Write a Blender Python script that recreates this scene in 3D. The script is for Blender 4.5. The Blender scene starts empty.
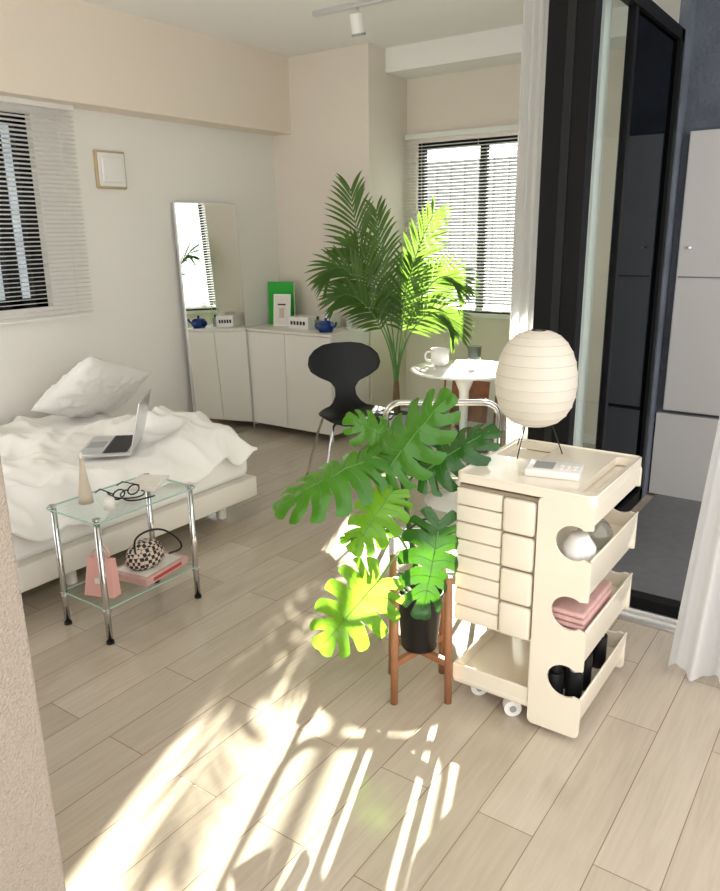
import bpy, bmesh, math, random
from mathutils import Vector, Matrix, noise
random.seed(7)
sc=bpy.context.scene
try:
    sc.view_settings.view_transform='Standard'
except Exception: pass
V=Vector
# ---------------------------------------------------------------- materials
def mat(name,col,rough=.5,metal=0,coat=0,trans=0,ior=1.45,noise_amt=0,noise_scale=20,bump=0,bump_scale=60,spec=None):
    m=bpy.data.materials.new(name); m.use_nodes=True
    nt=m.node_tree; b=nt.nodes['Principled BSDF']
    b.inputs['Base Color'].default_value=(*col,1); b.inputs['Roughness'].default_value=rough
    b.inputs['Metallic'].default_value=metal; b.inputs['Coat Weight'].default_value=coat
    b.inputs['Coat Roughness'].default_value=.08
    b.inputs['Transmission Weight'].default_value=trans; b.inputs['IOR'].default_value=ior
    if spec is not None: b.inputs['Specular IOR Level'].default_value=spec
    tc=nt.nodes.new('ShaderNodeTexCoord')
    if noise_amt:
        n=nt.nodes.new('ShaderNodeTexNoise'); n.inputs['Scale'].default_value=noise_scale
        nt.links.new(tc.outputs['Object'],n.inputs['Vector'])
        mx=nt.nodes.new('ShaderNodeMixRGB'); mx.inputs[1].default_value=(*[c*(1-noise_amt) for c in col],1); mx.inputs[2].default_value=(*[min(1,c*(1+noise_amt)) for c in col],1)
        nt.links.new(n.outputs['Fac'],mx.inputs[0]); nt.links.new(mx.outputs[0],b.inputs['Base Color'])
    if bump:
        n=nt.nodes.new('ShaderNodeTexNoise'); n.inputs['Scale'].default_value=bump_scale
        nt.links.new(tc.outputs['Object'],n.inputs['Vector'])
        bp=nt.nodes.new('ShaderNodeBump'); bp.inputs['Strength'].default_value=bump; bp.inputs['Distance'].default_value=.01
        nt.links.new(n.outputs['Fac'],bp.inputs['Height']); nt.links.new(bp.outputs[0],b.inputs['Normal'])
    return m
def translucent(name,col,col2,fac=.5,rough=.35,noise_scale=6,tcol=None):
    m=mat(name,col,rough); nt=m.node_tree; b=nt.nodes['Principled BSDF']
    tc=nt.nodes.new('ShaderNodeTexCoord'); n=nt.nodes.new('ShaderNodeTexNoise'); n.inputs['Scale'].default_value=noise_scale
    nt.links.new(tc.outputs['Object'],n.inputs['Vector'])
    mx=nt.nodes.new('ShaderNodeMixRGB'); mx.inputs[1].default_value=(*col,1); mx.inputs[2].default_value=(*col2,1)
    nt.links.new(n.outputs['Fac'],mx.inputs[0]); nt.links.new(mx.outputs[0],b.inputs['Base Color'])
    t=nt.nodes.new('ShaderNodeBsdfTranslucent'); t.inputs['Color'].default_value=(*(tcol or col2),1)
    ms=nt.nodes.new('ShaderNodeMixShader'); ms.inputs[0].default_value=fac
    nt.links.new(b.outputs[0],ms.inputs[1]); nt.links.new(t.outputs[0],ms.inputs[2])
    nt.links.new(ms.outputs[0],nt.nodes['Material Output'].inputs['Surface'])
    return m
def glassy(name,tint,refl=.12,rough=.0,rc=(1,1,1)):
    m=bpy.data.materials.new(name); m.use_nodes=True; nt=m.node_tree; nt.nodes.clear()
    o=nt.nodes.new('ShaderNodeOutputMaterial'); t=nt.nodes.new('ShaderNodeBsdfTransparent'); t.inputs[0].default_value=(*tint,1)
    g=nt.nodes.new('ShaderNodeBsdfGlossy'); g.inputs['Roughness'].default_value=rough; g.inputs['Color'].default_value=(*rc,1)
    fr=nt.nodes.new('ShaderNodeLayerWeight'); fr.inputs['Blend'].default_value=refl
    ge=nt.nodes.new('ShaderNodeNewGeometry'); iv=nt.nodes.new('ShaderNodeMath'); iv.operation='SUBTRACT'; iv.inputs[0].default_value=1
    nt.links.new(ge.outputs['Backfacing'],iv.inputs[1])
    mu=nt.nodes.new('ShaderNodeMath'); mu.operation='MULTIPLY'; nt.links.new(fr.outputs['Fresnel'],mu.inputs[0]); nt.links.new(iv.outputs[0],mu.inputs[1])
    ms=nt.nodes.new('ShaderNodeMixShader'); nt.links.new(mu.outputs[0],ms.inputs[0])
    nt.links.new(t.outputs[0],ms.inputs[1]); nt.links.new(g.outputs[0],ms.inputs[2]); nt.links.new(ms.outputs[0],o.inputs[0])
    return m
M_wall=mat('wall_cream',(.81,.735,.645),.85,bump=.25,bump_scale=160)
M_wallL=mat('wall_white',(.87,.84,.79),.85,bump=.2,bump_scale=160)
M_beam=mat('beam_cream',(.83,.735,.625),.85,bump=.2,bump_scale=160)
M_ceil=mat('ceiling_white',(.90,.885,.85),.9,bump=.15,bump_scale=160)
M_woven=mat('woven_wallpaper',(.38,.32,.26),.9,noise_amt=.12,noise_scale=200,bump=.8,bump_scale=220)
M_trim=mat('trim_white',(.85,.83,.79),.4)
M_black=mat('black_aluminium',(.005,.005,.006),.5,spec=.25)
M_bent=mat('black_plywood',(.008,.008,.009),.45,spec=.35)
M_white=mat('white_lacquer',(.86,.84,.80),.3,coat=.3)
M_cab=mat('cabinet_white',(.80,.765,.70),.4)
M_abs=mat('cream_abs',(.86,.785,.65),.22,coat=.4)
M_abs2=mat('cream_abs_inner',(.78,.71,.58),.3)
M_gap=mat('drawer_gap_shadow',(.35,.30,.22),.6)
M_chrome=mat('chrome',(.66,.66,.67),.10,metal=1)
M_alu=mat('aluminium',(.75,.76,.78),.3,metal=1)
M_mirror=mat('mirror_silver',(.93,.94,.93),.01,metal=1)
M_glass=glassy('clear_glass',(.93,.97,.96),.12)
M_acryl=glassy('clear_acrylic',(.74,.77,.78),.40,.03)
M_dark=glassy('smoked_glass',(.08,.085,.095),.2,.02,(.45,.50,.56))
M_wood=mat('teak_wood',(.36,.16,.075),.45,noise_amt=.25,noise_scale=30)
M_pot=mat('pot_black',(.008,.008,.009),.4)
M_soil=mat('soil',(.05,.035,.022),.95,noise_amt=.5,noise_scale=90,bump=1)
M_pebble=mat('pebbles',(.55,.52,.47),.8)
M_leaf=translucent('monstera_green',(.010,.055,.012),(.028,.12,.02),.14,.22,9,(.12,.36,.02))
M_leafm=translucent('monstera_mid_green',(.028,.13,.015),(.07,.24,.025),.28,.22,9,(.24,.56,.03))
M_leafy=translucent('monstera_sunlit_green',(.06,.22,.015),(.14,.36,.03),.42,.25,9,(.42,.78,.05))  # brighter copy of the leaf green, sunlight through the leaf put into the colour
M_vein=mat('leaf_vein',(.13,.28,.07),.4)
M_vein2=mat('leaf_side_vein',(.05,.16,.035),.4)
M_stem=mat('plant_stem',(.04,.08,.025),.5)
M_palm=translucent('palm_green',(.025,.085,.014),(.085,.18,.028),.24,.35,5,(.24,.40,.05))
M_trunk=mat('palm_trunk',(.20,.13,.07),.8,noise_amt=.3,noise_scale=50)
M_linen=mat('white_linen',(.89,.87,.84),.85,bump=.35,bump_scale=12)
M_bedf=mat('bed_frame_white',(.80,.75,.67),.5)
M_slat=translucent('blind_slat',(.86,.85,.83),(.82,.81,.79),.25,.5,5,(.9,.88,.85))
M_sheer=translucent('sheer_curtain',(.88,.87,.86),(.82,.82,.82),.5,.8,4,(.95,.94,.93))
M_paper=translucent('rice_paper',(.88,.84,.75),(.84,.79,.70),.35,.8,4,(.95,.9,.8))
M_key=mat('laptop_keys',(.02,.02,.022),.5)
M_scr=mat('laptop_screen',(.05,.07,.10),.15)
M_green=mat('book_green',(.01,.42,.025),.45)
M_blue=mat('blue_glaze',(.01,.04,.20),.2)
M_pink=mat('pink_leather',(.72,.38,.34),.5)
M_pinkpaper=mat('magazine_pink',(.62,.38,.35),.4,noise_amt=.25,noise_scale=25)
M_red=mat('red_print',(.45,.06,.05),.5)
M_beige=mat('beige_ceramic',(.62,.53,.42),.6)
M_vent=mat('vent_tan',(.52,.40,.24),.5)
M_conc=mat('concrete_blue_grey',(.115,.13,.16),.9,noise_amt=.4,noise_scale=7,bump=.8,bump_scale=50)
M_panel=mat('grey_panel',(.60,.58,.56),.5)
M_tile=mat('balcony_tile',(.15,.15,.155),.6,noise_amt=.2)
M_bldg=mat('neighbour_facade',(.17,.17,.17),.9)
M_brown=mat('photo_brown',(.35,.13,.07),.5,noise_amt=.5,noise_scale=14)
M_print=mat('print_paper',(.80,.76,.70),.6,noise_amt=.1,noise_scale=40)
M_ink=mat('ink_black',(.02,.02,.02),.6)
M_screen=mat('lcd_grey',(.32,.33,.32),.3)
M_wire=mat('lamp_rib',(.66,.58,.46),.7)
def checker_mat():
    m=mat('checker_cloth',(.5,.4,.35),.7); nt=m.node_tree; b=nt.nodes['Principled BSDF']
    tc=nt.nodes.new('ShaderNodeTexCoord'); c=nt.nodes.new('ShaderNodeTexChecker'); c.inputs['Scale'].default_value=70
    c.inputs[1].default_value=(.02,.018,.016,1); c.inputs[2].default_value=(.62,.50,.42,1)
    nt.links.new(tc.outputs['Object'],c.inputs['Vector']); nt.links.new(c.outputs[0],b.inputs['Base Color']); return m
M_check=checker_mat()
def floor_mat():
    m=mat('wood_floor_planks',(.5,.45,.37),.2,coat=.5); nt=m.node_tree; b=nt.nodes['Principled BSDF']
    b.inputs['Coat Roughness'].default_value=.10
    tc=nt.nodes.new('ShaderNodeTexCoord'); mp=nt.nodes.new('ShaderNodeMapping'); mp.inputs['Rotation'].default_value=(0,0,math.radians(90))
    mp.inputs['Location'].default_value=(.1,.045,0)
    nt.links.new(tc.outputs['Object'],mp.inputs['Vector'])
    br=nt.nodes.new('ShaderNodeTexBrick'); br.offset=.37; br.offset_frequency=2
    br.inputs['Color1'].default_value=(.47,.395,.31,1); br.inputs['Color2'].default_value=(.55,.475,.385,1); br.inputs['Mortar'].default_value=(.26,.185,.12,1)
    br.inputs['Scale'].default_value=1; br.inputs['Mortar Size'].default_value=.0014; br.inputs['Mortar Smooth'].default_value=.2
    br.inputs['Brick Width'].default_value=.9; br.inputs['Row Height'].default_value=.145
    nt.links.new(mp.outputs[0],br.inputs['Vector'])
    mp2=nt.nodes.new('ShaderNodeMapping'); mp2.inputs['Scale'].default_value=(26,1.6,1)
    nt.links.new(tc.outputs['Object'],mp2.inputs['Vector'])
    n=nt.nodes.new('ShaderNodeTexNoise'); n.inputs['Scale'].default_value=2.2; n.inputs['Detail'].default_value=7; n.inputs['Distortion'].default_value=1.2
    nt.links.new(mp2.outputs[0],n.inputs['Vector'])
    cr=nt.nodes.new('ShaderNodeValToRGB'); cr.color_ramp.elements[0].position=.3; cr.color_ramp.elements[0].color=(.84,.82,.79,1); cr.color_ramp.elements[1].position=.7; cr.color_ramp.elements[1].color=(1.05,1.05,1.04,1)
    nt.links.new(n.outputs['Fac'],cr.inputs[0])
    mx=nt.nodes.new('ShaderNodeMixRGB'); mx.blend_type='MULTIPLY'; mx.inputs[0].default_value=.6
    nt.links.new(br.outputs['Color'],mx.inputs[1]); nt.links.new(cr.outputs[0],mx.inputs[2]); nt.links.new(mx.outputs[0],b.inputs['Base Color'])
    bp=nt.nodes.new('ShaderNodeBump'); bp.inputs['Strength'].default_value=.35; bp.inputs['Distance'].default_value=.002; bp.invert=True
    nt.links.new(br.outputs['Fac'],bp.inputs['Height']); nt.links.new(bp.outputs[0],b.inputs['Normal']); nt.links.new(bp.outputs[0],b.inputs['Coat Normal'])
    return m
M_floor=floor_mat()
# ---------------------------------------------------------------- builder
class B:
    def __init__(s,name): s.n=name; s.v=[]; s.f=[]; s.m=[]; s.sm=[]; s.mats=[]
    def mi(s,m):
        if m not in s.mats: s.mats.append(m)
        return s.mats.index(m)
    def add(s,vs,fs,m,smooth=False,M=None):
        o=len(s.v); k=s.mi(m)
        for q in vs:
            q=V(q); s.v.append(M@q if M else q)
        for fc in fs: s.f.append([i+o for i in fc]); s.m.append(k); s.sm.append(smooth)
    def addbm(s,bm,m,smooth,M=None):
        bm.verts.index_update(); s.add([v.co.copy() for v in bm.verts],[[v.index for v in f.verts] for f in bm.faces],m,smooth,M); bm.free()
    def box(s,x0,x1,y0,y1,z0,z1,m,bev=0,M=None,seg=2):
        bm=bmesh.new(); bmesh.ops.create_cube(bm,size=1)
        for v in bm.verts: v.co=V(((x0+x1)/2+v.co.x*(x1-x0),(y0+y1)/2+v.co.y*(y1-y0),(z0+z1)/2+v.co.z*(z1-z0)))
        if bev: bmesh.ops.bevel(bm,geom=bm.edges[:],offset=bev,segments=seg,affect='EDGES',profile=.5)
        s.addbm(bm,m,bool(bev) and seg>2,M)
    def lathe(s,prof,m,M=None,n=32,smooth=True):
        vs=[];fs=[]
        for r,z in prof:
            for i in range(n):
                a=2*math.pi*i/n; vs.append((r*math.cos(a),r*math.sin(a),z))
        for j in range(len(prof)-1):
            for i in range(n):
                fs.append([j*n+i,j*n+(i+1)%n,(j+1)*n+(i+1)%n,(j+1)*n+i])
        s.add(vs,fs,m,smooth,M)
    def cyl(s,c,r,h,m,n=24,M=None,r2=None):
        r2=r if r2 is None else r2
        T=Matrix.Translation(V(c)); T=(M@T) if M else T
        s.lathe([(0.0001,0),(r,0),(r2,h),(0.0001,h)],m,T,n,False)
    def sphere(s,c,r,m,sc_=(1,1,1),M=None,seg=20):
        bm=bmesh.new(); bmesh.ops.create_uvsphere(bm,u_segments=seg,v_segments=seg//2+2,radius=r)
        for v in bm.verts: v.co=V((v.co.x*sc_[0]+c[0],v.co.y*sc_[1]+c[1],v.co.z*sc_[2]+c[2]))
        s.addbm(bm,m,True,M)
    def tube(s,pts,r,m,closed=False,n=10,M=None,smooth_iter=0):
        pts=[V(p) for p in pts]
        for _ in range(smooth_iter):
            q=[];L=len(pts); rng=range(L) if closed else range(L-1)
            if not closed: q.append(pts[0])
            for i in rng:
                a,b=pts[i],pts[(i+1)%L]; q+= [a*.75+b*.25,a*.25+b*.75]
            if not closed: q.append(pts[-1])
            pts=q
        L=len(pts); rs=r if isinstance(r,(list,tuple)) else None
        vs=[];fs=[]; nrm=None
        for i in range(L):
            if closed: t=(pts[(i+1)%L]-pts[i-1]).normalized()
            else: t=(pts[min(i+1,L-1)]-pts[max(i-1,0)]).normalized()
            if nrm is None: nrm=t.orthogonal().normalized()
            nrm=(nrm-t*nrm.dot(t)).normalized(); bn=t.cross(nrm)
            rr=(rs[0]+(rs[1]-rs[0])*i/(L-1)) if rs else r
            for k in range(n):
                a=2*math.pi*k/n; vs.append(pts[i]+(nrm*math.cos(a)+bn*math.sin(a))*rr)
        for i in range(L if closed else L-1):
            for k in range(n):
                j=(i+1)%L; fs.append([i*n+k,i*n+(k+1)%n,j*n+(k+1)%n,j*n+k])
        if not closed: fs.append(list(range(n))[::-1]); fs.append([(L-1)*n+k for k in range(n)])
        s.add(vs,fs,m,True,M)
    def grid(s,fn,nu,nv,m,M=None,smooth=True):
        vs=[fn(i/(nu-1),j/(nv-1)) for j in range(nv) for i in range(nu)]
        fs=[[j*nu+i,j*nu+i+1,(j+1)*nu+i+1,(j+1)*nu+i] for j in range(nv-1) for i in range(nu-1)]
        s.add(vs,fs,m,smooth,M)
    def plate(s,outer,holes,depth,m,M=None):
        cu=bpy.data.curves.new('tmp','CURVE'); cu.dimensions='2D'; cu.fill_mode='BOTH'; cu.extrude=depth/2
        for lp in [outer]+holes:
            sp=cu.splines.new('POLY'); sp.points.add(len(lp)-1); sp.use_cyclic_u=True
            for i,(x,y) in enumerate(lp): sp.points[i].co=(x,y,0,1)
        ob=bpy.data.objects.new('tmp',cu); bpy.context.collection.objects.link(ob)
        bpy.context.view_layer.update()
        me=ob.evaluated_get(bpy.context.evaluated_depsgraph_get()).to_mesh()
        bm=bmesh.new(); bm.from_mesh(me); bmesh.ops.remove_doubles(bm,verts=bm.verts[:],dist=1e-6); bmesh.ops.recalc_face_normals(bm,faces=bm.faces[:])
        s.addbm(bm,m,False,M)
        bpy.data.objects.remove(ob); bpy.data.curves.remove(cu)
    def done(s,loc=None,mods=()):
        me=bpy.data.meshes.new(s.n); 
        off=V(loc) if loc else V((0,0,0))
        me.from_pydata([tuple(v-off) for v in s.v],[],s.f)
        for m in s.mats: me.materials.append(m)
        for i,p in enumerate(me.polygons): p.material_index=s.m[i]; p.use_smooth=s.sm[i]
        me.update()
        o=bpy.data.objects.new(s.n,me); o.location=off; bpy.context.collection.objects.link(o)
        for k,kw in mods:
            md=o.modifiers.new(k,k)
            for a,b in kw.items(): setattr(md,a,b)
        return o
def rrect(x0,x1,y0,y1,r,n=5):
    o=[]
    for cx,cy,a0 in ((x1-r,y1-r,0),(x0+r,y1-r,90),(x0+r,y0+r,180),(x1-r,y0+r,270)):
        for i in range(n+1):
            a=math.radians(a0+90*i/n); o.append((cx+r*math.cos(a),cy+r*math.sin(a)))
    return o
def simple(name,x0,x1,y0,y1,z0,z1,m,bev=0):
    b=B(name); b.box(x0,x1,y0,y1,z0,z1,m,bev); return b.done(loc=((x0+x1)/2,(y0+y1)/2,z0))
def TR(loc,rz=0,rx=0,ry=0): return Matrix.Translation(V(loc))@Matrix.Rotation(rz,4,'Z')@Matrix.Rotation(ry,4,'Y')@Matrix.Rotation(rx,4,'X')
# ---------------------------------------------------------------- room shell
CE=2.57
simple('floor',-4.0,1.6,-1.2,5.0,-.1,0,M_floor)
simple('ground_balcony',-.90,2.2,2.76,4.1,0,.012,M_tile)
simple('ceiling',-4.0,.3,-.4,5.0,CE,CE+.1,M_ceil)
b=B('wall_left'); 
b.box(-4.0,-3.85,-.6,1.3,0,CE,M_wallL); b.box(-4.0,-3.85,2.50,4.5,0,CE,M_wallL); b.box(-4.0,-3.85,1.3,2.5,0,1.02,M_wallL); b.box(-4.0,-3.85,1.3,2.5,2.02,CE,M_wallL); b.done()
b=B('beam_left'); b.box(-3.86,-3.68,-.6,4.43,2.075,CE+.01,M_beam,.004); b.done()
b=B('wall_back'); b.box(-4.0,-3.01,4.42,5.02,0,CE,M_wall,.003); b.done()
b=B('wall_nook')
wx0,wx1,wz0,wz1=-2.93,-1.90,.83,2.0
b.box(-3.02,wx0,4.9,5.02,0,CE,M_wall); b.box(wx1,-.97,4.9,5.02,0,CE,M_wall); b.box(wx0,wx1,4.9,5.02,0,wz0,M_wall); b.box(wx0,wx1,4.9,5.02,wz1,CE,M_wall); b.done()
b=B('beam_nook'); b.box(-3.01,-.99,4.62,4.91,2.42,CE+.01,M_ceil,.004); b.done()
b=B('wall_near'); b.box(-2.4,-1.0,.25,.54,0,CE,M_woven,.006); b.done()
b=B('baseboard_nook'); b.box(-3.0,-.98,4.885,4.9,0,.06,M_trim); b.done()
b=B('baseboard_left'); b.box(-3.85,-3.84,2.75,3.9,0,.06,M_trim); b.done()
b=B('window_1')
t=.045
b.box(wx0,wx1,4.93,4.98,wz0,wz0+t,M_black); b.box(wx0,wx1,4.93,4.98,wz1-t,wz1,M_black)
for x in (wx0,wx1-t,(wx0+wx1)/2-.03): b.box(x,x+t,4.93,4.98,wz0,wz1,M_black)
b.box(wx0,wx1,4.952,4.956,wz0,wz1,M_glass)
b.box(wx0-.02,wx1+.02,4.86,4.93,wz0-.025,wz0,M_trim,.003)
b.done()
b=B('window_2')
b.box(-3.95,-3.90,1.3,2.5,1.02,1.07,M_black); b.box(-3.95,-3.90,1.3,2.5,1.97,2.02,M_black)
for y in (1.3,2.43,2.28,1.85): b.box(-3.95,-3.90,y,y+.07,1.02,2.02,M_black)
b.box(-3.93,-3.926,1.3,2.5,1.02,2.02,M_glass); b.done()
def blinds(name,axis,a0,a1,c,z0,z1,pitch,tilt,wd=.025,sgn=1):
    b=B(name); n=int((z1-z0)/pitch)
    for i in range(n):
        z=z0+pitch*(i+.5); dz=math.sin(tilt)*wd/2; dc=math.cos(tilt)*wd/2
        def fn(u,v):
            k=(v-.5)*2; cam_=.0012*(1-k*k)
            cc=c+dc*k*sgn; zz=z+dz*k+cam_
            aa=a0+(a1-a0)*u
            return (aa,cc,zz) if axis=='x' else (cc,aa,zz)
        b.grid(fn,2,4,M_slat)
    if axis=='x':
        b.box(a0,a1,c-.02,c+.02,z1,z1+.035,M_trim,.003); b.box(a0,a1,c-.012,c+.012,z0-.012,z0,M_trim)
        for q in (.12,.5,.88):
            x=a0+(a1-a0)*q; b.tube([(x,c-.014,z0),(x,c-.014,z1)],.0012,M_trim,n=5)
    else:
        b.box(c-.02,c+.02,a0,a1,z1,z1+.035,M_trim,.003); b.box(c-.012,c+.012,a0,a1,z0-.012,z0,M_trim)
        for q in (.2,.55,.93):
            y=a0+(a1-a0)*q; b.tube([(c+.014,y,z0),(c+.014,y,z1)],.0012,M_trim,n=5)
    return b.done()
blinds('window_blind','x',-3.0,-1.85,4.872,.86,2.02,.022,math.radians(20))
blinds('window_blind','y',1.2,2.72,-3.80,.97,2.05,.023,math.radians(16),sgn=1)
b=B('wall_neighbour_building'); b.box(-6.5,1.5,9.0,9.2,-1,2.25,M_bldg)
for i in range(40): b.box(-6.5+i*.2,-6.46+i*.2,8.96,9.0,-1,2.25,M_bldg)
b.done()
b=B('wall_neighbour'); b.box(-5.6,-5.4,-2,4.2,-1,3.6,M_conc); b.done()
b=B('wall_balcony'); b.box(-.95,2.2,4.1,4.2,0,3.2,M_conc); b.box(-.99,-.95,3.98,4.9,0,3.2,M_conc); b.box(-.94,1.2,4.06,4.1,.012,.46,M_panel); b.done()
b=B('wall_panel'); b.box(-.91,-.50,4.05,4.098,.48,1.84,M_panel,.006); b.box(-.9,-.51,4.045,4.05,1.16,1.165,M_bldg); b.cyl((-.86,4.045,1.3),.012,.008,M_alu); b.done()
b=B('door_frame_post'); b.box(-1.10,-.935,2.70,2.76,0,CE,M_black,.003); b.box(-1.03,-1.00,2.695,2.70,0,CE,M_pot,.001); b.done()
b=B('door_1')
b.box(-.99,-.95,3.90,3.95,0,2.26,M_black); b.box(-.99,-.95,2.76,3.95,2.21,2.26,M_black); b.box(-.99,-.95,2.76,3.95,0,.07,M_black); b.box(-.985,-.955,3.20,3.24,0,2.21,M_black)
b.box(-.972,-.968,3.24,3.90,.07,2.21,M_dark); b.box(-.972,-.968,2.76,3.20,.07,2.21,M_glass); b.done()
b=B('trim_door_track'); b.box(-.93,.9,2.70,2.76,0,.055,M_black,.003); b.box(-.90,.9,2.60,2.70,0,.012,M_alu,.002); b.box(-.9,.9,2.625,2.632,.012,.02,M_trim); b.box(-.9,.9,2.665,2.672,.012,.02,M_trim); b.done()
def curtain(name,x0,x1,y,z0,z1,folds,amp,m,seed=0,flare=0):
    b=B(name)
    def fn(u,v):
        z=z0+(z1-z0)*v
        x=x0+(x1-x0)*u+ (1-v)*flare*(u-.6)
        w=math.sin(u*folds*2*math.pi+seed+.5*math.sin(v*3))*amp*(.7+.3*(1-v))+.3*amp*math.sin(u*folds*4.7*math.pi+seed)
        return (x,y+w,z)
    b.grid(fn,folds*14,24,m); return b.done()
curtain('curtain',-.25,.5,2.34,.015,2.5,10,.035,M_sheer,flare=.30)
curtain('curtain',-1.30,-1.06,2.93,.02,2.50,6,.035,M_sheer,1)
curtain('curtain',-1.20,-1.02,3.12,.02,2.50,4,.03,M_sheer,2)
b=B('curtain_rail'); b.tube([(-1.10,2.93,2.53),(-1.9,2.93,2.53)],.012,M_black); b.tube([(-1.5,2.93,2.53),(-1.5,2.93,2.575)],.006,M_black); b.done()
b=B('wall_vent'); b.box(-3.85,-3.828,2.86,3.07,1.66,1.87,M_vent,.010,seg=4); b.box(-3.83,-3.820,2.873,3.057,1.673,1.857,M_white,.006,seg=4); b.box(-3.83,-3.812,2.895,3.035,1.695,1.835,M_white,.006,seg=4); b.done()
b=B('ceiling_spotlight')
b.box(-2.85,-2.30,3.64,3.68,2.545,2.571,M_alu,.003)
b.tube([(-2.56,3.66,2.55),(-2.56,3.66,2.50)],.007,M_alu)
Ms_=TR((-2.56,3.66,2.46),0,math.radians(14))
b.cyl((0,0,-.045),.036,.10,M_white,M=Ms_)
b.cyl((0,0,-.05),.038,.012,M_screen,M=Ms_)
b.tube([(-2.3,3.66,2.56),(-2.2,3.68,2.56)],.01,M_black)
b.done()
# ---------------------------------------------------------------- mirror
b=B('standing_mirror')
lean=math.atan2(.06,1.6)
Mm=Matrix.Translation(V((-3.745,3.395,0)))@Matrix.Rotation(-lean,4,'Y')
b.box(-.018,0,0,.555,0,1.60,M_alu,.002,M=Mm); b.box(0,.002,.008,.547,.008,1.592,M_mirror,M=Mm); b.done(loc=(-3.75,3.65,0))
b=B('cabinet')
b.box(-3.83,-3.02,3.98,4.41,.05,.745,M_cab,.003)
b.box(-3.83,-3.02,3.965,3.98,.728,.745,M_cab,.002)
for x0,x1 in ((-3.828,-3.427),(-3.423,-3.022)): b.box(x0,x1,3.962,3.980,.055,.724,M_cab,.002)
for x in (-3.80,-3.06):
    for y in (4.0,4.38): b.cyl((x,y,0),.015,.05,M_cab)
b.done()
zc=.745
b=B('green_book'); b.box(-.10,.10,-.014,.014,0,.31,M_green,.002,M=TR((-3.71,4.28,zc),math.radians(20))); b.box(-.098,.10,-.010,.010,.002,.308,M_print,M=TR((-3.708,4.28,zc),math.radians(20))); b.done()
b=B('picture_frame'); Mx=TR((-3.63,4.18,zc),math.radians(20),math.radians(-8)); b.box(-.065,.065,-.008,.008,0,.23,M_white,.003,M=Mx); b.box(-.055,.055,-.0095,-.008,.012,.218,M_print,M=Mx); b.box(-.02,.02,-.0105,-.0095,.06,.13,M_beige,M=Mx); b.box(-.03,.03,-.0105,-.0095,.15,.16,M_ink,M=Mx); b.done()
b=B('storage_box'); b.box(-3.50,-3.32,4.10,4.23,zc,zc+.085,M_white,.003)
for k in range(5): b.box(-3.48+k*.028,-3.462+k*.028,4.098,4.10,zc+.03,zc+.055,M_ink)
b.done()
b=B('paper_box'); b.box(-3.30,-3.22,4.22,4.34,zc,zc+.10,M_print,.003); b.done()
b=B('blue_teapot'); b.lathe([(.001,0),(.045,0),(.06,.03),(.052,.06),(.03,.075),(.001,.078)],M_blue,TR((-3.15,4.08,zc))); b.sphere((-3.15,4.08,zc+.085),.01,M_blue); b.tube([(-3.10,4.08,zc+.03),(-3.06,4.07,zc+.045),(-3.05,4.065,zc+.07)],.008,M_blue,smooth_iter=1); b.tube([(-3.195,4.08,zc+.055),(-3.235,4.08,zc+.05),(-3.235,4.08,zc+.02),(-3.20,4.08,zc+.015)],.006,M_blue,smooth_iter=1); b.done()
b=B('glass_lantern'); b.cyl((-3.11,4.3,zc),.04,.008,M_alu); b.lathe([(.038,.008),(.042,.06),(.03,.12),(.014,.14)],M_glass,TR((-3.11,4.3,zc))); b.cyl((-3.11,4.3,zc+.008),.02,.06,M_white); b.tube([(-3.14,4.3,zc+.12),(-3.13,4.3,zc+.18),(-3.09,4.3,zc+.18),(-3.08,4.3,zc+.12)],.003,M_alu,smooth_iter=2); b.done()
b=B('perfume_bottle'); b.box(-3.29,-3.25,4.13,4.16,zc,zc+.07,M_acryl,.004); b.cyl((-3.27,4.145,zc+.07),.009,.022,M_ink); b.done()
# ---------------------------------------------------------------- bed
b=B('bed')
X0,X1,Y0,Y1=-3.82,-2.54,.62,2.68
b.box(X0,X1,Y0,Y1,.10,.205,M_bedf,.008,seg=3)
for x in (X0+.12,X1-.12):
    for y in (.8,1.65,Y1-.15): b.cyl((x,y,0),.025,.10,M_bedf)
b.box(X0+.02,X1-.02,Y0+.02,Y1-.02,.205,.385,M_linen,.045,seg=4)
bed=b.done(loc=(-3.2,1.6,0))
def ridg(p): return 1-abs(noise.noise(p))*2
def duvet(u,v):
    x=X0+.03+(X1-X0+.0)*u; y=Y0+.02+(Y1-Y0-.06)*v
    p=V((x*2.1,y*1.7,3.3)); p2=V((x*5.2+y*2,y*4.1-x*2,7.7)); p3=V((x*9-y*5,y*8+x*4,1.7))
    h=.045*max(0,ridg(p))+.046*ridg(p2)+.024*ridg(p3)+.03*noise.noise(V((x*1.3,y*1.3,1)))
    h+=.05*math.exp(-((x+2.95)**2/.06+(y-2.42)**2/.06))+.05*math.exp(-((x+3.4)**2/.15+(y-1.55)**2/.15))
    pf=math.exp(-(((x+3.5)**2/.09+(y-2.45)**2/.10))**2); h*=1-.8*pf
    fl=math.exp(-(((x+2.84)**2+(y-1.98)**2)/.06)**2); h=h*(1-fl)+.035*fl
    z=.41+max(0,h)
    e=min((1-u)/.14,1); drop=(1-e)**2*(.13+.04*math.sin(y*9)+.02*math.sin(y*23))
    e2=min((1-v)/.07,1); drop2=(1-e2)**2*(.10+.03*math.sin(x*11))
    z-=max(drop,drop2)
    if e<1: x+=.02*(1-e)**.6
    if e2<1: y+=.012*(1-e2)**.6
    x+=.012*noise.noise(p2*1.4); y+=.012*noise.noise(p2*1.3+V((5,5,5)))
    return (x,y,z)
b=B('duvet'); b.grid(duvet,110,150,M_linen); b.done(loc=(-3.2,1.6,.4),mods=[('SOLIDIFY',dict(thickness=.02,offset=-1)),('SUBSURF',dict(levels=1,render_levels=1))])
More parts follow.
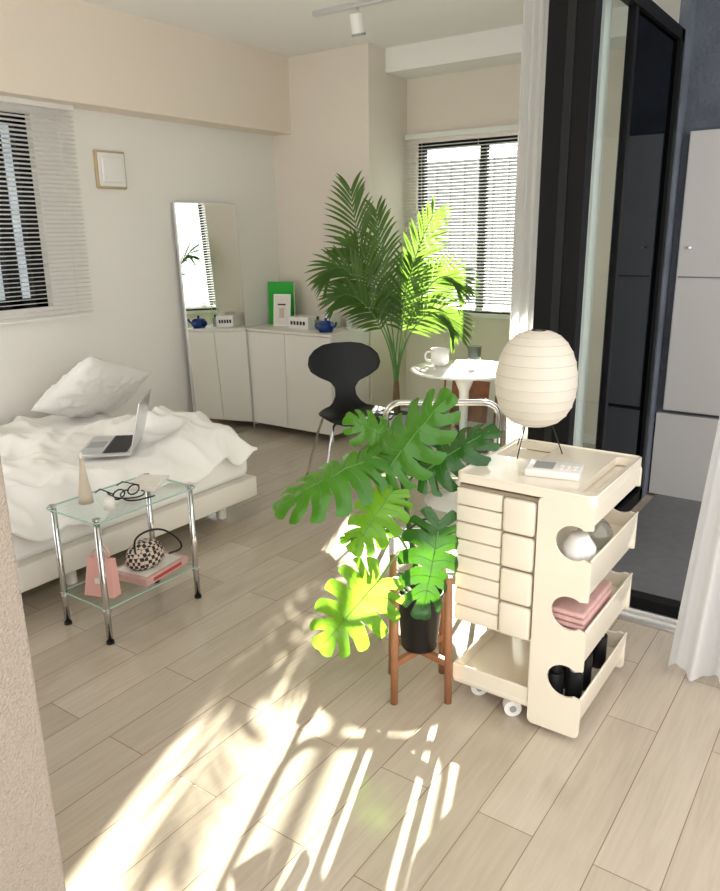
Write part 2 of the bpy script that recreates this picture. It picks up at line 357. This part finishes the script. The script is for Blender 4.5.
def pillow(name,M,w=.62,h=.44,t=.17,sd=0):
    b=B(name); n=40
    for sg in (1,-1):
        def fn(u,v):
            a=u*2-1; c=v*2-1
            th=((1-a*a)*(1-c*c))**.42*t/2
            x=a*w/2*(1-.06*(1-c*c)*a*a); z=c*h/2*(1-.10*(1-a*a)*c*c)
            wr=.018*noise.noise(V((a*3+sd,c*3,sg*2)))+.012*noise.noise(V((a*8,c*8+sd,sg)))
            return (x,sg*(th+wr*min(1,th*20)),z)
        b.grid(fn,n,n,M_linen,M=M)
    return b.done()
pillow('pillow',TR((-3.52,2.47,.585),math.radians(90),0)@Matrix.Rotation(math.radians(46),4,'X')@Matrix.Rotation(math.radians(26),4,'Y'),w=.58,h=.45)
# laptop
b=B('laptop')
A=V((-2.64,2.00,.468)); hx=V((-.66,.75,0)).normalized(); fx=V((-.75,-.66,0)).normalized()
ML=Matrix((( -hx.x, -fx.x,0,A.x),( -hx.y,-fx.y,0,A.y),(0,0,1,A.z),(0,0,0,1)))
b.box(-.32,0,-.23,0,0,.014,M_alu,.004,M=ML,seg=3); b.box(-.305,-.015,-.125,-.02,.014,.0155,M_key,M=ML); 
for r_ in range(5):
    for c_ in range(13): b.box(-.303+c_*.0222,-.285+c_*.0222,-.12+r_*.0195,-.105+r_*.0195,.0155,.017,M_key,M=ML)
b.box(-.21,-.11,-.215,-.14,.0138,.0146,M_screen,M=ML)
MS=ML@Matrix.Translation(V((0,0,.014)))@Matrix.Rotation(math.radians(-14),4,'X')
b.box(-.32,0,-.003,.004,0,.225,M_alu,.003,M=MS); b.box(-.31,-.01,-.0045,-.003,.012,.215,M_scr,M=MS); b.done(loc=tuple(A))
# ---------------------------------------------------------------- coffee table
tx0,tx1,ty0,ty1=-2.38,-2.09,1.41,1.87
b=B('glass_coffee_table')
M_gedge=mat('glass_edge_green',(.35,.55,.48),.1)
b.plate(rrect(tx0,tx1,ty0,ty1,.02),[],.008,M_glass,Matrix.Translation(V((0,0,.464))))
b.tube([(x,y,.464) for x,y in rrect(tx0,tx1,ty0,ty1,.02)],.0028,M_gedge,closed=True,n=6)
b.tube([(x,y,.134) for x,y in rrect(tx0+.015,tx1-.015,ty0+.015,ty1-.015,.02)],.0028,M_gedge,closed=True,n=6)
b.plate(rrect(tx0+.015,tx1-.015,ty0+.015,ty1-.015,.02),[],.006,M_glass,Matrix.Translation(V((0,0,.134))))
for x in (tx0+.02,tx1-.02):
    for y in (ty0+.02,ty1-.02):
        b.tube([(x,y,0.0),(x,y,.46)],.0115,M_chrome,n=16); b.cyl((x,y,.468),.014,.006,M_chrome); b.cyl((x,y,0),.014,.01,M_pot)
        b.cyl((x,y,.12),.015,.010,M_chrome)
b.done()
zt=.469
b=B('cone_vase'); b.lathe([(.001,0),(.026,0),(.024,.03),(.010,.13),(.006,.165),(.009,.17)],M_beige,TR((-2.29,1.52,zt))); b.cyl((-2.29,1.52,zt+.168),.006,.02,M_trim); b.done()
b=B('sunglasses'); 
for k in (-1,1): b.tube([(V((-2.215,1.64,zt+.02))+V((0.0,k*.033,0))+V((0,math.cos(a)*.026,math.sin(a)*.018))) for a in [i*math.pi/6 for i in range(12)]],.003,M_pot,closed=True,n=6)
b.tube([(-2.215,1.70,zt+.03),(-2.30,1.69,zt+.03),(-2.33,1.685,zt+.01)],.0025,M_pot,n=6); b.tube([(-2.215,1.58,zt+.03),(-2.30,1.59,zt+.03),(-2.33,1.59,zt+.01)],.0025,M_pot,n=6); b.done()
b=B('phone_charging_cable'); b.tube([(-2.30,1.62,zt+.004),(-2.22,1.60,zt+.004),(-2.16,1.66,zt+.004),(-2.2,1.72,zt+.004),(-2.28,1.7,zt+.004),(-2.24,1.62,zt+.01),(-2.15,1.6,zt+.004),(-2.13,1.7,zt+.004)],.003,M_pot,smooth_iter=3,n=6); b.done()
b=B('notebook'); b.box(-.06,.06,-.085,.085,0,.012,M_print,.002,M=TR((-2.27,1.78,zt),.5)); b.done()
b=B('small_jar'); b.lathe([(.001,0),(.02,0),(.02,.035),(.015,.04),(.001,.04)],M_trim,TR((-2.17,1.53,zt))); b.done()
zs=.139
b=B('magazine'); b.box(-.09,.09,-.12,.12,0,.03,M_pinkpaper,.002,M=TR((-2.225,1.72,zs),.15)); b.box(-.075,.075,-.1,.1,.03,.0305,M_print,M=TR((-2.225,1.72,zs),.15)); b.box(.0902,.0906,-.08,.08,.008,.022,M_red,M=TR((-2.225,1.72,zs),.15)); b.done()
b=B('checkered_handbag')
b.lathe([(.001,0),(.05,0),(.07,.02),(.072,.05),(.055,.085),(.03,.10),(.001,.102)],M_check,TR((-2.22,1.70,zs+.031))@Matrix.Diagonal(V((.8,1.15,1,1))))
b.tube([(-2.20,1.64,zs+.11),(-2.17,1.62,zs+.19),(-2.15,1.72,zs+.20),(-2.14,1.80,zs+.13),(-2.15,1.83,zs+.07),(-2.18,1.78,zs+.06)],.004,M_pot,smooth_iter=3,n=6); b.done()
b=B('pink_paper_bag')
Mb=TR((-2.21,1.49,zs),math.radians(20),math.radians(-6))
b.add([(-.06,-.025,0),(.06,-.025,0),(.06,.025,0),(-.06,.025,0),(-.05,-.012,.14),(.05,-.012,.14),(.05,.012,.14),(-.05,.012,.14)],[[0,1,5,4],[1,2,6,5],[2,3,7,6],[3,0,4,7],[3,2,1,0],[4,5,6,7]],M_pink,False,Mb)
for s_ in (-1,1): b.tube([(-.025,.012*s_,.135),(-.022,.014*s_,.175),(.022,.014*s_,.175),(.025,.012*s_,.135)],.003,M_pink,smooth_iter=2,M=Mb,n=6)
b.box(-.012,.012,-.0285,-.0245,.05,.07,M_print,M=Mb); b.done()
# ---------------------------------------------------------------- black chair
b=B('dining_chair')
prof=[(-.225,.425,.10),(-.215,.438,.155),(-.18,.447,.185),(-.12,.449,.20),(-.05,.444,.205),(.02,.44,.195),(.08,.443,.165),(.12,.452,.125),(.155,.475,.085),(.18,.51,.062),(.195,.55,.06),(.205,.585,.085),(.213,.615,.15),(.222,.65,.20),(.232,.69,.215),(.243,.735,.205),(.252,.77,.17),(.258,.795,.115),(.260,.803,.05)]
def chs(u,v):
    k=v*(len(prof)-1); i=min(int(k),len(prof)-2); t_=k-i
    y=prof[i][0]*(1-t_)+prof[i+1][0]*t_; z=prof[i][1]*(1-t_)+prof[i+1][1]*t_; w=prof[i][2]*(1-t_)+prof[i+1][2]*t_
    a=u*2-1
    cv=a*a*(w/.2)**2
    if v<.4: z+=.012*cv
    else: y-=.03*cv
    return (a*w,y,z)
Mc=TR((-2.37,3.30,-.012),math.radians(35.2+14))
bs=B('shell'); bs.grid(chs,15,55,M_bent,M=Mc); shell=bs.done(mods=[('SOLIDIFY',dict(thickness=.011,offset=0)),('SUBSURF',dict(levels=1,render_levels=1))])
for sx in (-1,1):
    for sy in (-1,1):
        b.tube([(0,0,.425),(sx*.12,sy*.11,.425),(sx*.15,sy*.14,.40),(sx*.235,sy*.235,.015)],.008,M_chrome,smooth_iter=1,M=Mc)
        b.cyl((sx*.235,sy*.235,0.012),.011,.015,M_pot,M=Mc)
b.cyl((0,0,.415),.07,.02,M_pot,M=Mc)
ch=b.done(); shell.parent=ch
# ---------------------------------------------------------------- round table
b=B('round_side_table')
Mt=TR((-1.75,3.42,0))
b.lathe([(.001,.70),(.20,.70),(.272,.708),(.28,.714),(.272,.72),(.001,.72)],M_white,Mt,48)
b.lathe([(.20,0),(.20,.006),(.10,.022),(.04,.06),(.024,.16),(.020,.4),(.026,.6),(.06,.69),(.07,.70)],M_white,Mt,40); b.done()
b=B('coffee_mug')
Mk=TR((-1.895,3.42,.72),math.radians(200))
b.lathe([(.001,0),(.028,0),(.044,.02),(.05,.09),(.047,.09),(.041,.022),(.001,.006)],M_white,Mk); b.lathe([(.001,.075),(.046,.075)],M_ink,Mk)
b.tube([(.047,0,.075),(.078,0,.07),(.078,0,.03),(.044,0,.025)],.006,M_white,smooth_iter=2,M=Mk); b.done()
b=B('drinking_glass'); b.lathe([(.001,0),(.030,0),(.037,.10),(.034,.10),(.028,.008),(.001,.008)],M_acryl,TR((-1.75,3.53,.72))); b.done()
b=B('tea_candle'); b.cyl((-1.68,3.36,.72),.018,.015,M_trim); b.done()
b=B('leaning_picture'); Mx=TR((-2.42,4.80,0),0,math.radians(-8)); 
b.box(-.22,.22,-.01,.01,0,.44,M_wood,.003,M=Mx); b.box(-.20,.20,-.012,-.01,.02,.42,M_print,M=Mx); b.box(-.15,.15,-.013,-.012,.06,.36,M_brown,M=Mx); b.done()
# ---------------------------------------------------------------- clear folding chair
b=B('folding_chair')
Mf=TR((-1.44,2.62,0),math.radians(35.2-4))
def loop(w,h,r): return [(x,y) for x,y in rrect(-w/2,w/2,-h/2,h/2,r,6)]
tb=math.radians(14)
Mbk=Mf@Matrix.Translation(V((0,-.02,.62)))@Matrix.Rotation(math.radians(90)+tb,4,'X')
b.tube([(x,y,0) for x,y in loop(.45,.25,.06)],.013,M_chrome,closed=True,M=Mbk,n=12)
b.plate(rrect(-.215,.215,-.115,.115,.05),[],.008,M_acryl,Mbk)
Mst=Mf@Matrix.Translation(V((0,.23,.43)))@Matrix.Rotation(math.radians(4),4,'X')
b.tube([(x,y,0) for x,y in loop(.46,.44,.07)],.013,M_chrome,closed=True,M=Mst,n=12)
b.plate(rrect(-.22,.22,-.21,.21,.06),[],.010,M_acryl,Mst)
b.tube([(-.22,-.03,.62),(-.225,.02,.43),(-.225,.12,.22),(-.225,.35,.013),(-.15,.42,.013),(.15,.42,.013),(.225,.35,.013),(.225,.12,.22),(.225,.02,.43),(.22,-.03,.62)],.012,M_chrome,M=Mf,smooth_iter=2)
b.tube([(-.205,.40,.42),(-.205,.12,.16),(-.205,-.06,.013),(-.14,-.10,.013),(.14,-.10,.013),(.205,-.06,.013),(.205,.12,.16),(.205,.40,.42)],.012,M_chrome,M=Mf,smooth_iter=2)
for s_ in (-1,1): b.cyl((0,0,-.02),.035,.04,M_alu,M=Mf@Matrix.Translation(V((s_*.225,.03,.44)))@Matrix.Rotation(math.radians(90),4,'Y'))
b.done()
# ---------------------------------------------------------------- trolley
b=B('storage_trolley')
x0,x1,y0,y1=-.95,-.565,1.825,2.25
fp=Matrix(((1,0,0,0),(0,0,1,0),(0,1,0,0),(0,0,0,1)))
def pxz(y): return Matrix.Translation(V((0,y,0)))@fp
XR=-.548; XM=-.70
b.box(x0,XR-.01,y0,y1,.055,.08,M_abs,.008,seg=3)
b.box(x0,x0+.008,y0,y1,.07,.12,M_abs,.003); b.box(x0+.004,XM-.004,y0+.001,y0+.009,.07,.12,M_abs,.003); b.box(x0+.004,XM,y1-.009,y1-.001,.07,.12,M_abs,.003)
tiers=[(.075,.185),(.295,.395),(.500,.600)]
def side_outline():
    r=.016; o=[]
    xl,xr,zl,zh=XM,XR,.016,.712
    for i in range(6): a=math.radians(180+90*i/5); o.append((xl+r+r*math.cos(a),zl+r+r*math.sin(a)))
    for i in range(6): a=math.radians(270+90*i/5); o.append((xr-r+r*math.cos(a),zl+r+r*math.sin(a)))
    for zf,zc_ in tiers:
        cx=xr-.050; R_=.050
        o.append((xr,zc_-.046))
        for i in range(25):
            a=math.radians(-56-(360-112)*i/24); o.append((cx+R_*math.cos(a),zc_+R_*math.sin(a)))
        o.append((xr,zc_+.046))
    for i in range(6): a=math.radians(0+90*i/5); o.append((xr-r+r*math.cos(a),zh-r+r*math.sin(a)))
    for i in range(6): a=math.radians(90+90*i/5); o.append((xl+r+r*math.cos(a),zh-r+r*math.sin(a)))
    return o
b.plate(side_outline(),[],.009,M_abs,pxz(y0-.002)); b.plate(side_outline(),[],.009,M_abs,pxz(y1+.002))
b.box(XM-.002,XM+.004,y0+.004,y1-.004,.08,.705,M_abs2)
for zf,zc_ in tiers:
    b.box(XM,XR-.012,y0+.004,y1-.004,zf,zf+.007,M_abs)
    zb=max(zf-.055,.05); zt_=zc_-.040
    def lipf(u,v,zb=zb,zt_=zt_):
        return (XR-.010+.010*math.sin(v*math.pi*.5),y0+.002+(y1-y0-.004)*u,zb+(zt_-zb)*v)
    b.grid(lipf,2,6,M_abs)
    b.box(XR-.004,XR+.003,y0-.004,y1+.004,zt_-.004,zt_+.003,M_abs,.003,seg=3)
b.box(XR-.012,XR-.002,y0,y1,.655,.71,M_abs,.003)
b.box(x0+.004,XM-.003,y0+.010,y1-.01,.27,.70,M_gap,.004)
b.box(x0+.001,x0+.006,y0+.014,y1-.008,.268,.702,M_abs); b.box(x0+.001,XM-.003,y1-.014,y1-.006,.268,.702,M_abs); b.box(x0+.001,XM-.003,y0+.012,y1-.008,.266,.272,M_abs)
zz=[.272,.378,.484,.590]
for i,z in enumerate(zz):
    h=.101
    b.box(x0+.001,-.808,y0,y0+.016,z,z+h*.47,M_abs,.004,seg=3); b.box(x0+.001,-.808,y0,y0+.016,z+h*.51,z+h*1.0,M_abs,.004,seg=3)
for i,z in enumerate(zz):
    b.box(-.803,-.708,y0-.008,y0+.014,z,z+.100,M_abs,.010,seg=3)
b.box(x0+.002,x0+.012,y1-.1,y1-.01,.08,.28,M_abs,.003)
b.box(XM-.009,XM-.003,y0+.01,y1-.01,.08,.275,M_abs)
b.plate(rrect(x0,XR,y0-.006,y1+.006,.018),[rrect(x0+.015,-.80,y1-.20,y1-.015,.012),rrect(-.615,-.565,y0+.03,y1-.03,.012)],.024,M_abs,Matrix.Translation(V((0,0,.7235))))
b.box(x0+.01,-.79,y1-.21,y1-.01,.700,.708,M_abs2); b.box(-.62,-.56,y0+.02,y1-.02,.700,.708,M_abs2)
b.tube([(x,y,.7355) for x,y in rrect(x0+.003,XR-.003,y0-.003,y1+.003,.018)],.004,M_abs,closed=True,n=8)
for (x,y) in ((-.89,1.89),(-.62,1.90),(-.89,2.20),(-.62,2.20),(-.76,1.85)):
    b.cyl((x,y,.035),.010,.025,M_pot); Mw=TR((x,y,.026),.6,math.radians(90))
    b.cyl((0,0,-.016),.026,.012,M_trim,M=Mw); b.cyl((0,0,.004),.026,.012,M_trim,M=Mw); b.cyl((0,0,-.02),.010,.04,M_screen,M=Mw)
b.done()
b=B('white_ceramic_jar'); b.lathe([(.001,0),(.03,0),(.047,.03),(.045,.06),(.028,.085),(.024,.095),(.001,.095)],M_white,TR((-.605,1.89,.508))); b.done()
b=B('glass_ball_vase'); b.sphere((-.605,2.02,.508+.05),.05,M_acryl); b.done()
b=B('folded_scarf')
for k in range(5): b.box(-.685,-.562+.003*(k%2),1.84,2.08+.01*(k%3),.303+k*.018,.319+k*.018,M_pinkpaper,.007,seg=3)
b.done()
b=B('spray_bottles')
for k,(x,y,h) in enumerate(((-.64,1.87,.12),(-.595,1.90,.12),(-.64,1.96,.13),(-.595,1.98,.14),(-.62,2.05,.12),(-.595,2.12,.13))):
    b.cyl((x,y,.083),.024,h*.8,M_pot); b.cyl((x,y,.083+h*.8),.014,h*.2,M_screen if k%2 else M_pot)
b.done()
b=B('tray_thermometer')
Md=TR((-.715,1.965,.7355),math.radians(12))
b.box(-.075,.075,-.055,.055,0,.022,M_white,.005,seg=3,M=Md); b.box(-.055,.0,-.035,.030,.022,.0235,M_screen,M=Md)
for k in range(3):
    for j in range(2): b.cyl((.02+k*.018,-.02+j*.025,.022),.006,.003,M_print,n=12,M=Md)
b.done()
# paper lamp
b=B('paper_table_lamp')
LP=V((-.845,2.12,.7355))
Rr=.126
def lr(t_): return Rr*(math.sin(t_*math.pi)**.72)*(1.04-.14*t_)
prf=[]
N=110
for i in range(N+1):
    t_=i/N; a=t_*math.pi
    r=lr(t_); z=.090+.288*(.5-.5*math.cos(a))
    r*=1-.014*abs(math.sin(t_*math.pi*13))
    if i in(0,N): r=.02
    prf.append((max(r,.02),z))
b.lathe(prf,M_paper,Matrix.Translation(LP),48)
for k in range(1,13):
    t_=k/13; a=t_*math.pi; r=lr(t_)+.0004; z=.090+.288*(.5-.5*math.cos(a))
    b.tube([LP+V((r*math.cos(q*math.pi/18),r*math.sin(q*math.pi/18),z)) for q in range(36)],.0008,M_wire,closed=True,n=5)
for k in range(3):
    a=k*2.094+.4; b.tube([LP+V((.09*math.cos(a),.09*math.sin(a),.002)),LP+V((.04*math.cos(a),.04*math.sin(a),.13))],.0020,M_ink,n=6)
b.tube([LP+V((.02*math.cos(q*math.pi/6),.02*math.sin(q*math.pi/6),.378)) for q in range(12)],.002,M_ink,closed=True,n=6)
b.done()
# ---------------------------------------------------------------- monstera + stand
yaw=math.radians(35.2)
MP=TR((-1.06,1.81,0),yaw)
b=B('plant_stand')
for sx in (-1,1):
    for sy in (-1,1):
        b.tube([(sx*.083,sy*.083,0),(sx*.078,sy*.078,.42)],.0115,M_wood,M=MP,n=14)
b.box(-.08,.08,-.009,.009,.125,.147,M_wood,.002,M=MP@Matrix.Rotation(math.radians(45),4,'Z')@Matrix.Diagonal(V((1.35,1,1,1))))
b.box(-.08,.08,-.009,.009,.125,.147,M_wood,.002,M=MP@Matrix.Rotation(math.radians(-45),4,'Z')@Matrix.Diagonal(V((1.35,1,1,1))))
b.done()
def leaf(b,M0,base,tip,W,N,mt,droop=.18,nl=7,fold=.10):
    base=V(base); tip=V(tip); N=V(N).normalized(); ax=(tip-base); L=ax.length/.95; ax.normalize()
    N=(N-ax*N.dot(ax)).normalized(); S=ax.cross(N)
    def P(x,y):
        z=-droop*L*(max(y,0)/L)**2-fold*abs(x)-.9*x*x/W+.12*L*(max(y,0)/L)*1.0
        z+=.004*math.sin(y*90+abs(x)*40)
        return base+S*x+ax*y+N*z
    for sd in (-1,1):
        for i in range(nl):
            s0=i/nl; s1=(i+1)/nl
            def ray_(s,u):
                phi=math.radians(168)*(1-s)
                ox=.5*W*max(math.sin(phi),0)**.85*(1-.1*math.cos(phi)); oy=L*(.38+(.60 if math.cos(phi)>0 else .52)*math.cos(phi))
                my=L*(.90*s**1.2)
                x=ox*u; y=my+(oy-my)*u - L*.05*math.sin(u*math.pi)*(1 if s>.25 else 0)
                return x,y
            nu=11; nw=5; vs=[];fs=[]
            gap=.42 if i>0 else .25
            u0=.34 if i%2 else .50
            for a in range(nu):
                u=a/(nu-1)
                g=0 if u<u0 else gap*((u-u0)/(1-u0))**.5
                if i==nl-1: g*=.5
                for c in range(nw):
                    q=c/(nw-1); qq=.5+(q-.5)*(1-g)
                    if i==nl-1: qq=1-(1-q)*(1-g)
                    s=s0+(s1-s0)*qq
                    uu=u*(1-(.05 if (c in(0,nw-1)) else 0)*(1 if u>.95 else 0))
                    x,y=ray_(s,uu)
                    vs.append(P(sd*x,y)+N*(.0035*(abs(q-.5)*2-.5)*u*W/.2*-1))
            for a in range(nu-1):
                for c in range(nw-1): fs.append([a*nw+c,a*nw+c+1,(a+1)*nw+c+1,(a+1)*nw+c])
            b.add(vs,fs,mt,True,M0)
            sm=(s0+s1)/2
            if i<nl-1:
                b.tube([P(sd*ray_(sm,q/5)[0],ray_(sm,q/5)[1])+N*.0020 for q in range(5)],[.0008,.0004],M_vein2 if mt is M_leaf else M_vein,M=M0,n=4)
    b.tube([P(0,L*t_/8)+N*.0012 for t_ in range(8)],[.0022,.0008],M_vein,M=M0,n=5)
b=B('potted_monstera')
b.lathe([(.001,.150),(.052,.150),(.056,.155),(.070,.325),(.074,.328),(.074,.342),(.068,.342),(.066,.320),(.001,.318)],M_pot,MP,40)
b.lathe([(.001,.326),(.067,.322)],M_soil,MP,24)
for k in range(70):
    a=random.random()*6.28; r=random.random()**.5*.06; b.sphere((r*math.cos(a),r*math.sin(a),.327),.005+.003*random.random(),M_pebble,(1,1,.7),MP,8)
stem=[(0,0,.32),(-.012,0,.42),(-.034,.0,.55),(-.045,0,.64),(-.058,0,.72)]
b.tube(stem,[.010,.007],M_stem,M=MP,smooth_iter=2)
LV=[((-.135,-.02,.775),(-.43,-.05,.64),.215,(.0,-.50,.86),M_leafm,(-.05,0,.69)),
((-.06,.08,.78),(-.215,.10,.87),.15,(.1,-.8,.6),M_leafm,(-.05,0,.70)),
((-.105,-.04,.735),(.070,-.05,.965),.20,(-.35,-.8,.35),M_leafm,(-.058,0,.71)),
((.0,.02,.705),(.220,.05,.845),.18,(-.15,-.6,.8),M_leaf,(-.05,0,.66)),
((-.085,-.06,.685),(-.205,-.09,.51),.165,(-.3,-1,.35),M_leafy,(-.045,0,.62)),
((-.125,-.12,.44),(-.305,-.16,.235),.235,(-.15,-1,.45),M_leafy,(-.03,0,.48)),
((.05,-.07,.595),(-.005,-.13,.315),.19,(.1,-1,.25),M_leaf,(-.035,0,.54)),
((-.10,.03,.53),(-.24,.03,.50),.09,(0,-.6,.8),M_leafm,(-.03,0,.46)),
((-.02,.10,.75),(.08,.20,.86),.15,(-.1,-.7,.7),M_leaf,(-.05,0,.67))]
for ba,ti,W,N,mt,src in LV:
    leaf(b,MP,ba,ti,W,N,mt)
    mid=(V(src)+V(ba))/2+V((0,.0,.025)); b.tube([src,mid,ba],[.0045,.003],M_stem if mt is M_leaf else M_vein,M=MP,smooth_iter=2,n=6)
b.done()
# ---------------------------------------------------------------- palm
MQ=TR((-2.62,4.14,0),yaw)
b=B('potted_palm')
b.lathe([(.001,0),(.10,0),(.125,.24),(.118,.24),(.112,.22),(.001,.22)],M_white,MQ,36); b.lathe([(.001,.222),(.113,.221)],M_soil,MQ,24)
def frond(b,pts,LL,nleaf=25,t0=.38):
    pts=[V(p) for p in pts]
    def C(t):
        q=[p.copy() for p in pts]
        while len(q)>1: q=[q[i].lerp(q[i+1],t) for i in range(len(q)-1)]
        return q[0]
    b.tube([C(i/20) for i in range(21)],[.006,.0015],M_vein,M=MQ,n=6)
    for k in range(nleaf):
        tt=k/(nleaf-1); t=t0+(1-t0)*tt; p=C(t); tg=(C(min(t+.02,1))-C(max(t-.02,0))).normalized()
        side=tg.cross(V((0,-1,.25))).normalized()
        l=LL*(math.sin(math.pi*(.16+.70*tt))**.6)
        for s_ in (-1,1):
            d=(side*s_*(.85-.35*tt)+tg*(.55+.6*tt)+V((random.uniform(-.08,.08),random.uniform(-.3,.1),random.uniform(-.08,.04)))).normalized()
            wv=d.cross(V((random.uniform(-.3,.3),-1,.3))).normalized()*(.0090)
            vs=[];fs=[]
            for j in range(7):
                u=j/6; c=p+d*l*u+V((0,0,-1))*l*.25*u*u
                w=wv*(math.sin(math.pi*(.12+.86*u))**.8)
                if j==6: w=wv*.05
                vs+= [c-w,c+w]
            for j in range(6): fs.append([2*j,2*j+1,2*j+3,2*j+2])
            b.add(vs,fs,M_palm,True,MQ)
FR=[((-.28,-.05,1.64),(-.26,-.02,1.25),.30),((.23,.0,1.50),(.06,0,1.15),.26),((-.42,-.1,1.16),(-.30,-.05,1.32),.25),
((.38,-.05,1.08),(.24,0,1.27),.24),((-.38,-.15,1.00),(-.26,-.1,1.12),.20),((.36,-.15,.80),(.26,-.1,1.07),.21),
((-.12,.1,1.52),(-.08,.05,1.15),.25),((-.30,.26,1.30),(-.2,.2,1.30),.26),((.10,-.05,1.20),(.08,-.03,1.02),.20)]
for k,(tip,mid,l) in enumerate(FR):
    a=k*2.4; bs_=V((.02*math.cos(a),.02*math.sin(a),.22))
    b.tube([bs_,V((.012*math.cos(a),.012*math.sin(a),.45))],[.010,.006],M_trunk,M=MQ,n=7)
    frond(b,[(.012*math.cos(a),.012*math.sin(a),.43),V((.012*math.cos(a),0,.78)),mid,tip],l)
b.done()
# ---------------------------------------------------------------- light
w=bpy.data.worlds.new('sky_world'); sc.world=w; w.use_nodes=True
bg=w.node_tree.nodes['Background']; bg.inputs[0].default_value=(1,.985,.96,1); bg.inputs[1].default_value=2.5
sd=bpy.data.lights.new('sun','SUN'); sd.energy=60; sd.angle=math.radians(.7); sd.color=(1,.93,.82)
so=bpy.data.objects.new('sun',sd); bpy.context.collection.objects.link(so)
el=math.radians(22.5); dirv=V((-.345,.94,0)).normalized()*math.cos(el)+V((0,0,math.sin(el)))
so.rotation_euler=dirv.to_track_quat('Z','Y').to_euler(); so.location=(-4,12,6)
# ---------------------------------------------------------------- camera
f=750.0; p=math.radians(15.9); roll=math.radians(0.8)
F=V((-math.sin(yaw),math.cos(yaw),0)); Z=V((0,0,1))
fwd=F*math.cos(p)-Z*math.sin(p); R=V((math.cos(yaw),math.sin(yaw),0)); U=R.cross(fwd)
R2=R*math.cos(roll)-U*math.sin(roll); U2=U*math.cos(roll)+R*math.sin(roll)
cam=bpy.data.objects.new('camera',bpy.data.cameras.new('camera')); bpy.context.collection.objects.link(cam)
m=Matrix((R2,U2,-fwd)).transposed().to_4x4(); m.translation=V((0,0,1.4)); cam.matrix_world=m
cam.data.sensor_fit='VERTICAL'; cam.data.sensor_height=36; cam.data.lens=f/891*36; cam.data.clip_start=.02
sc.camera=cam
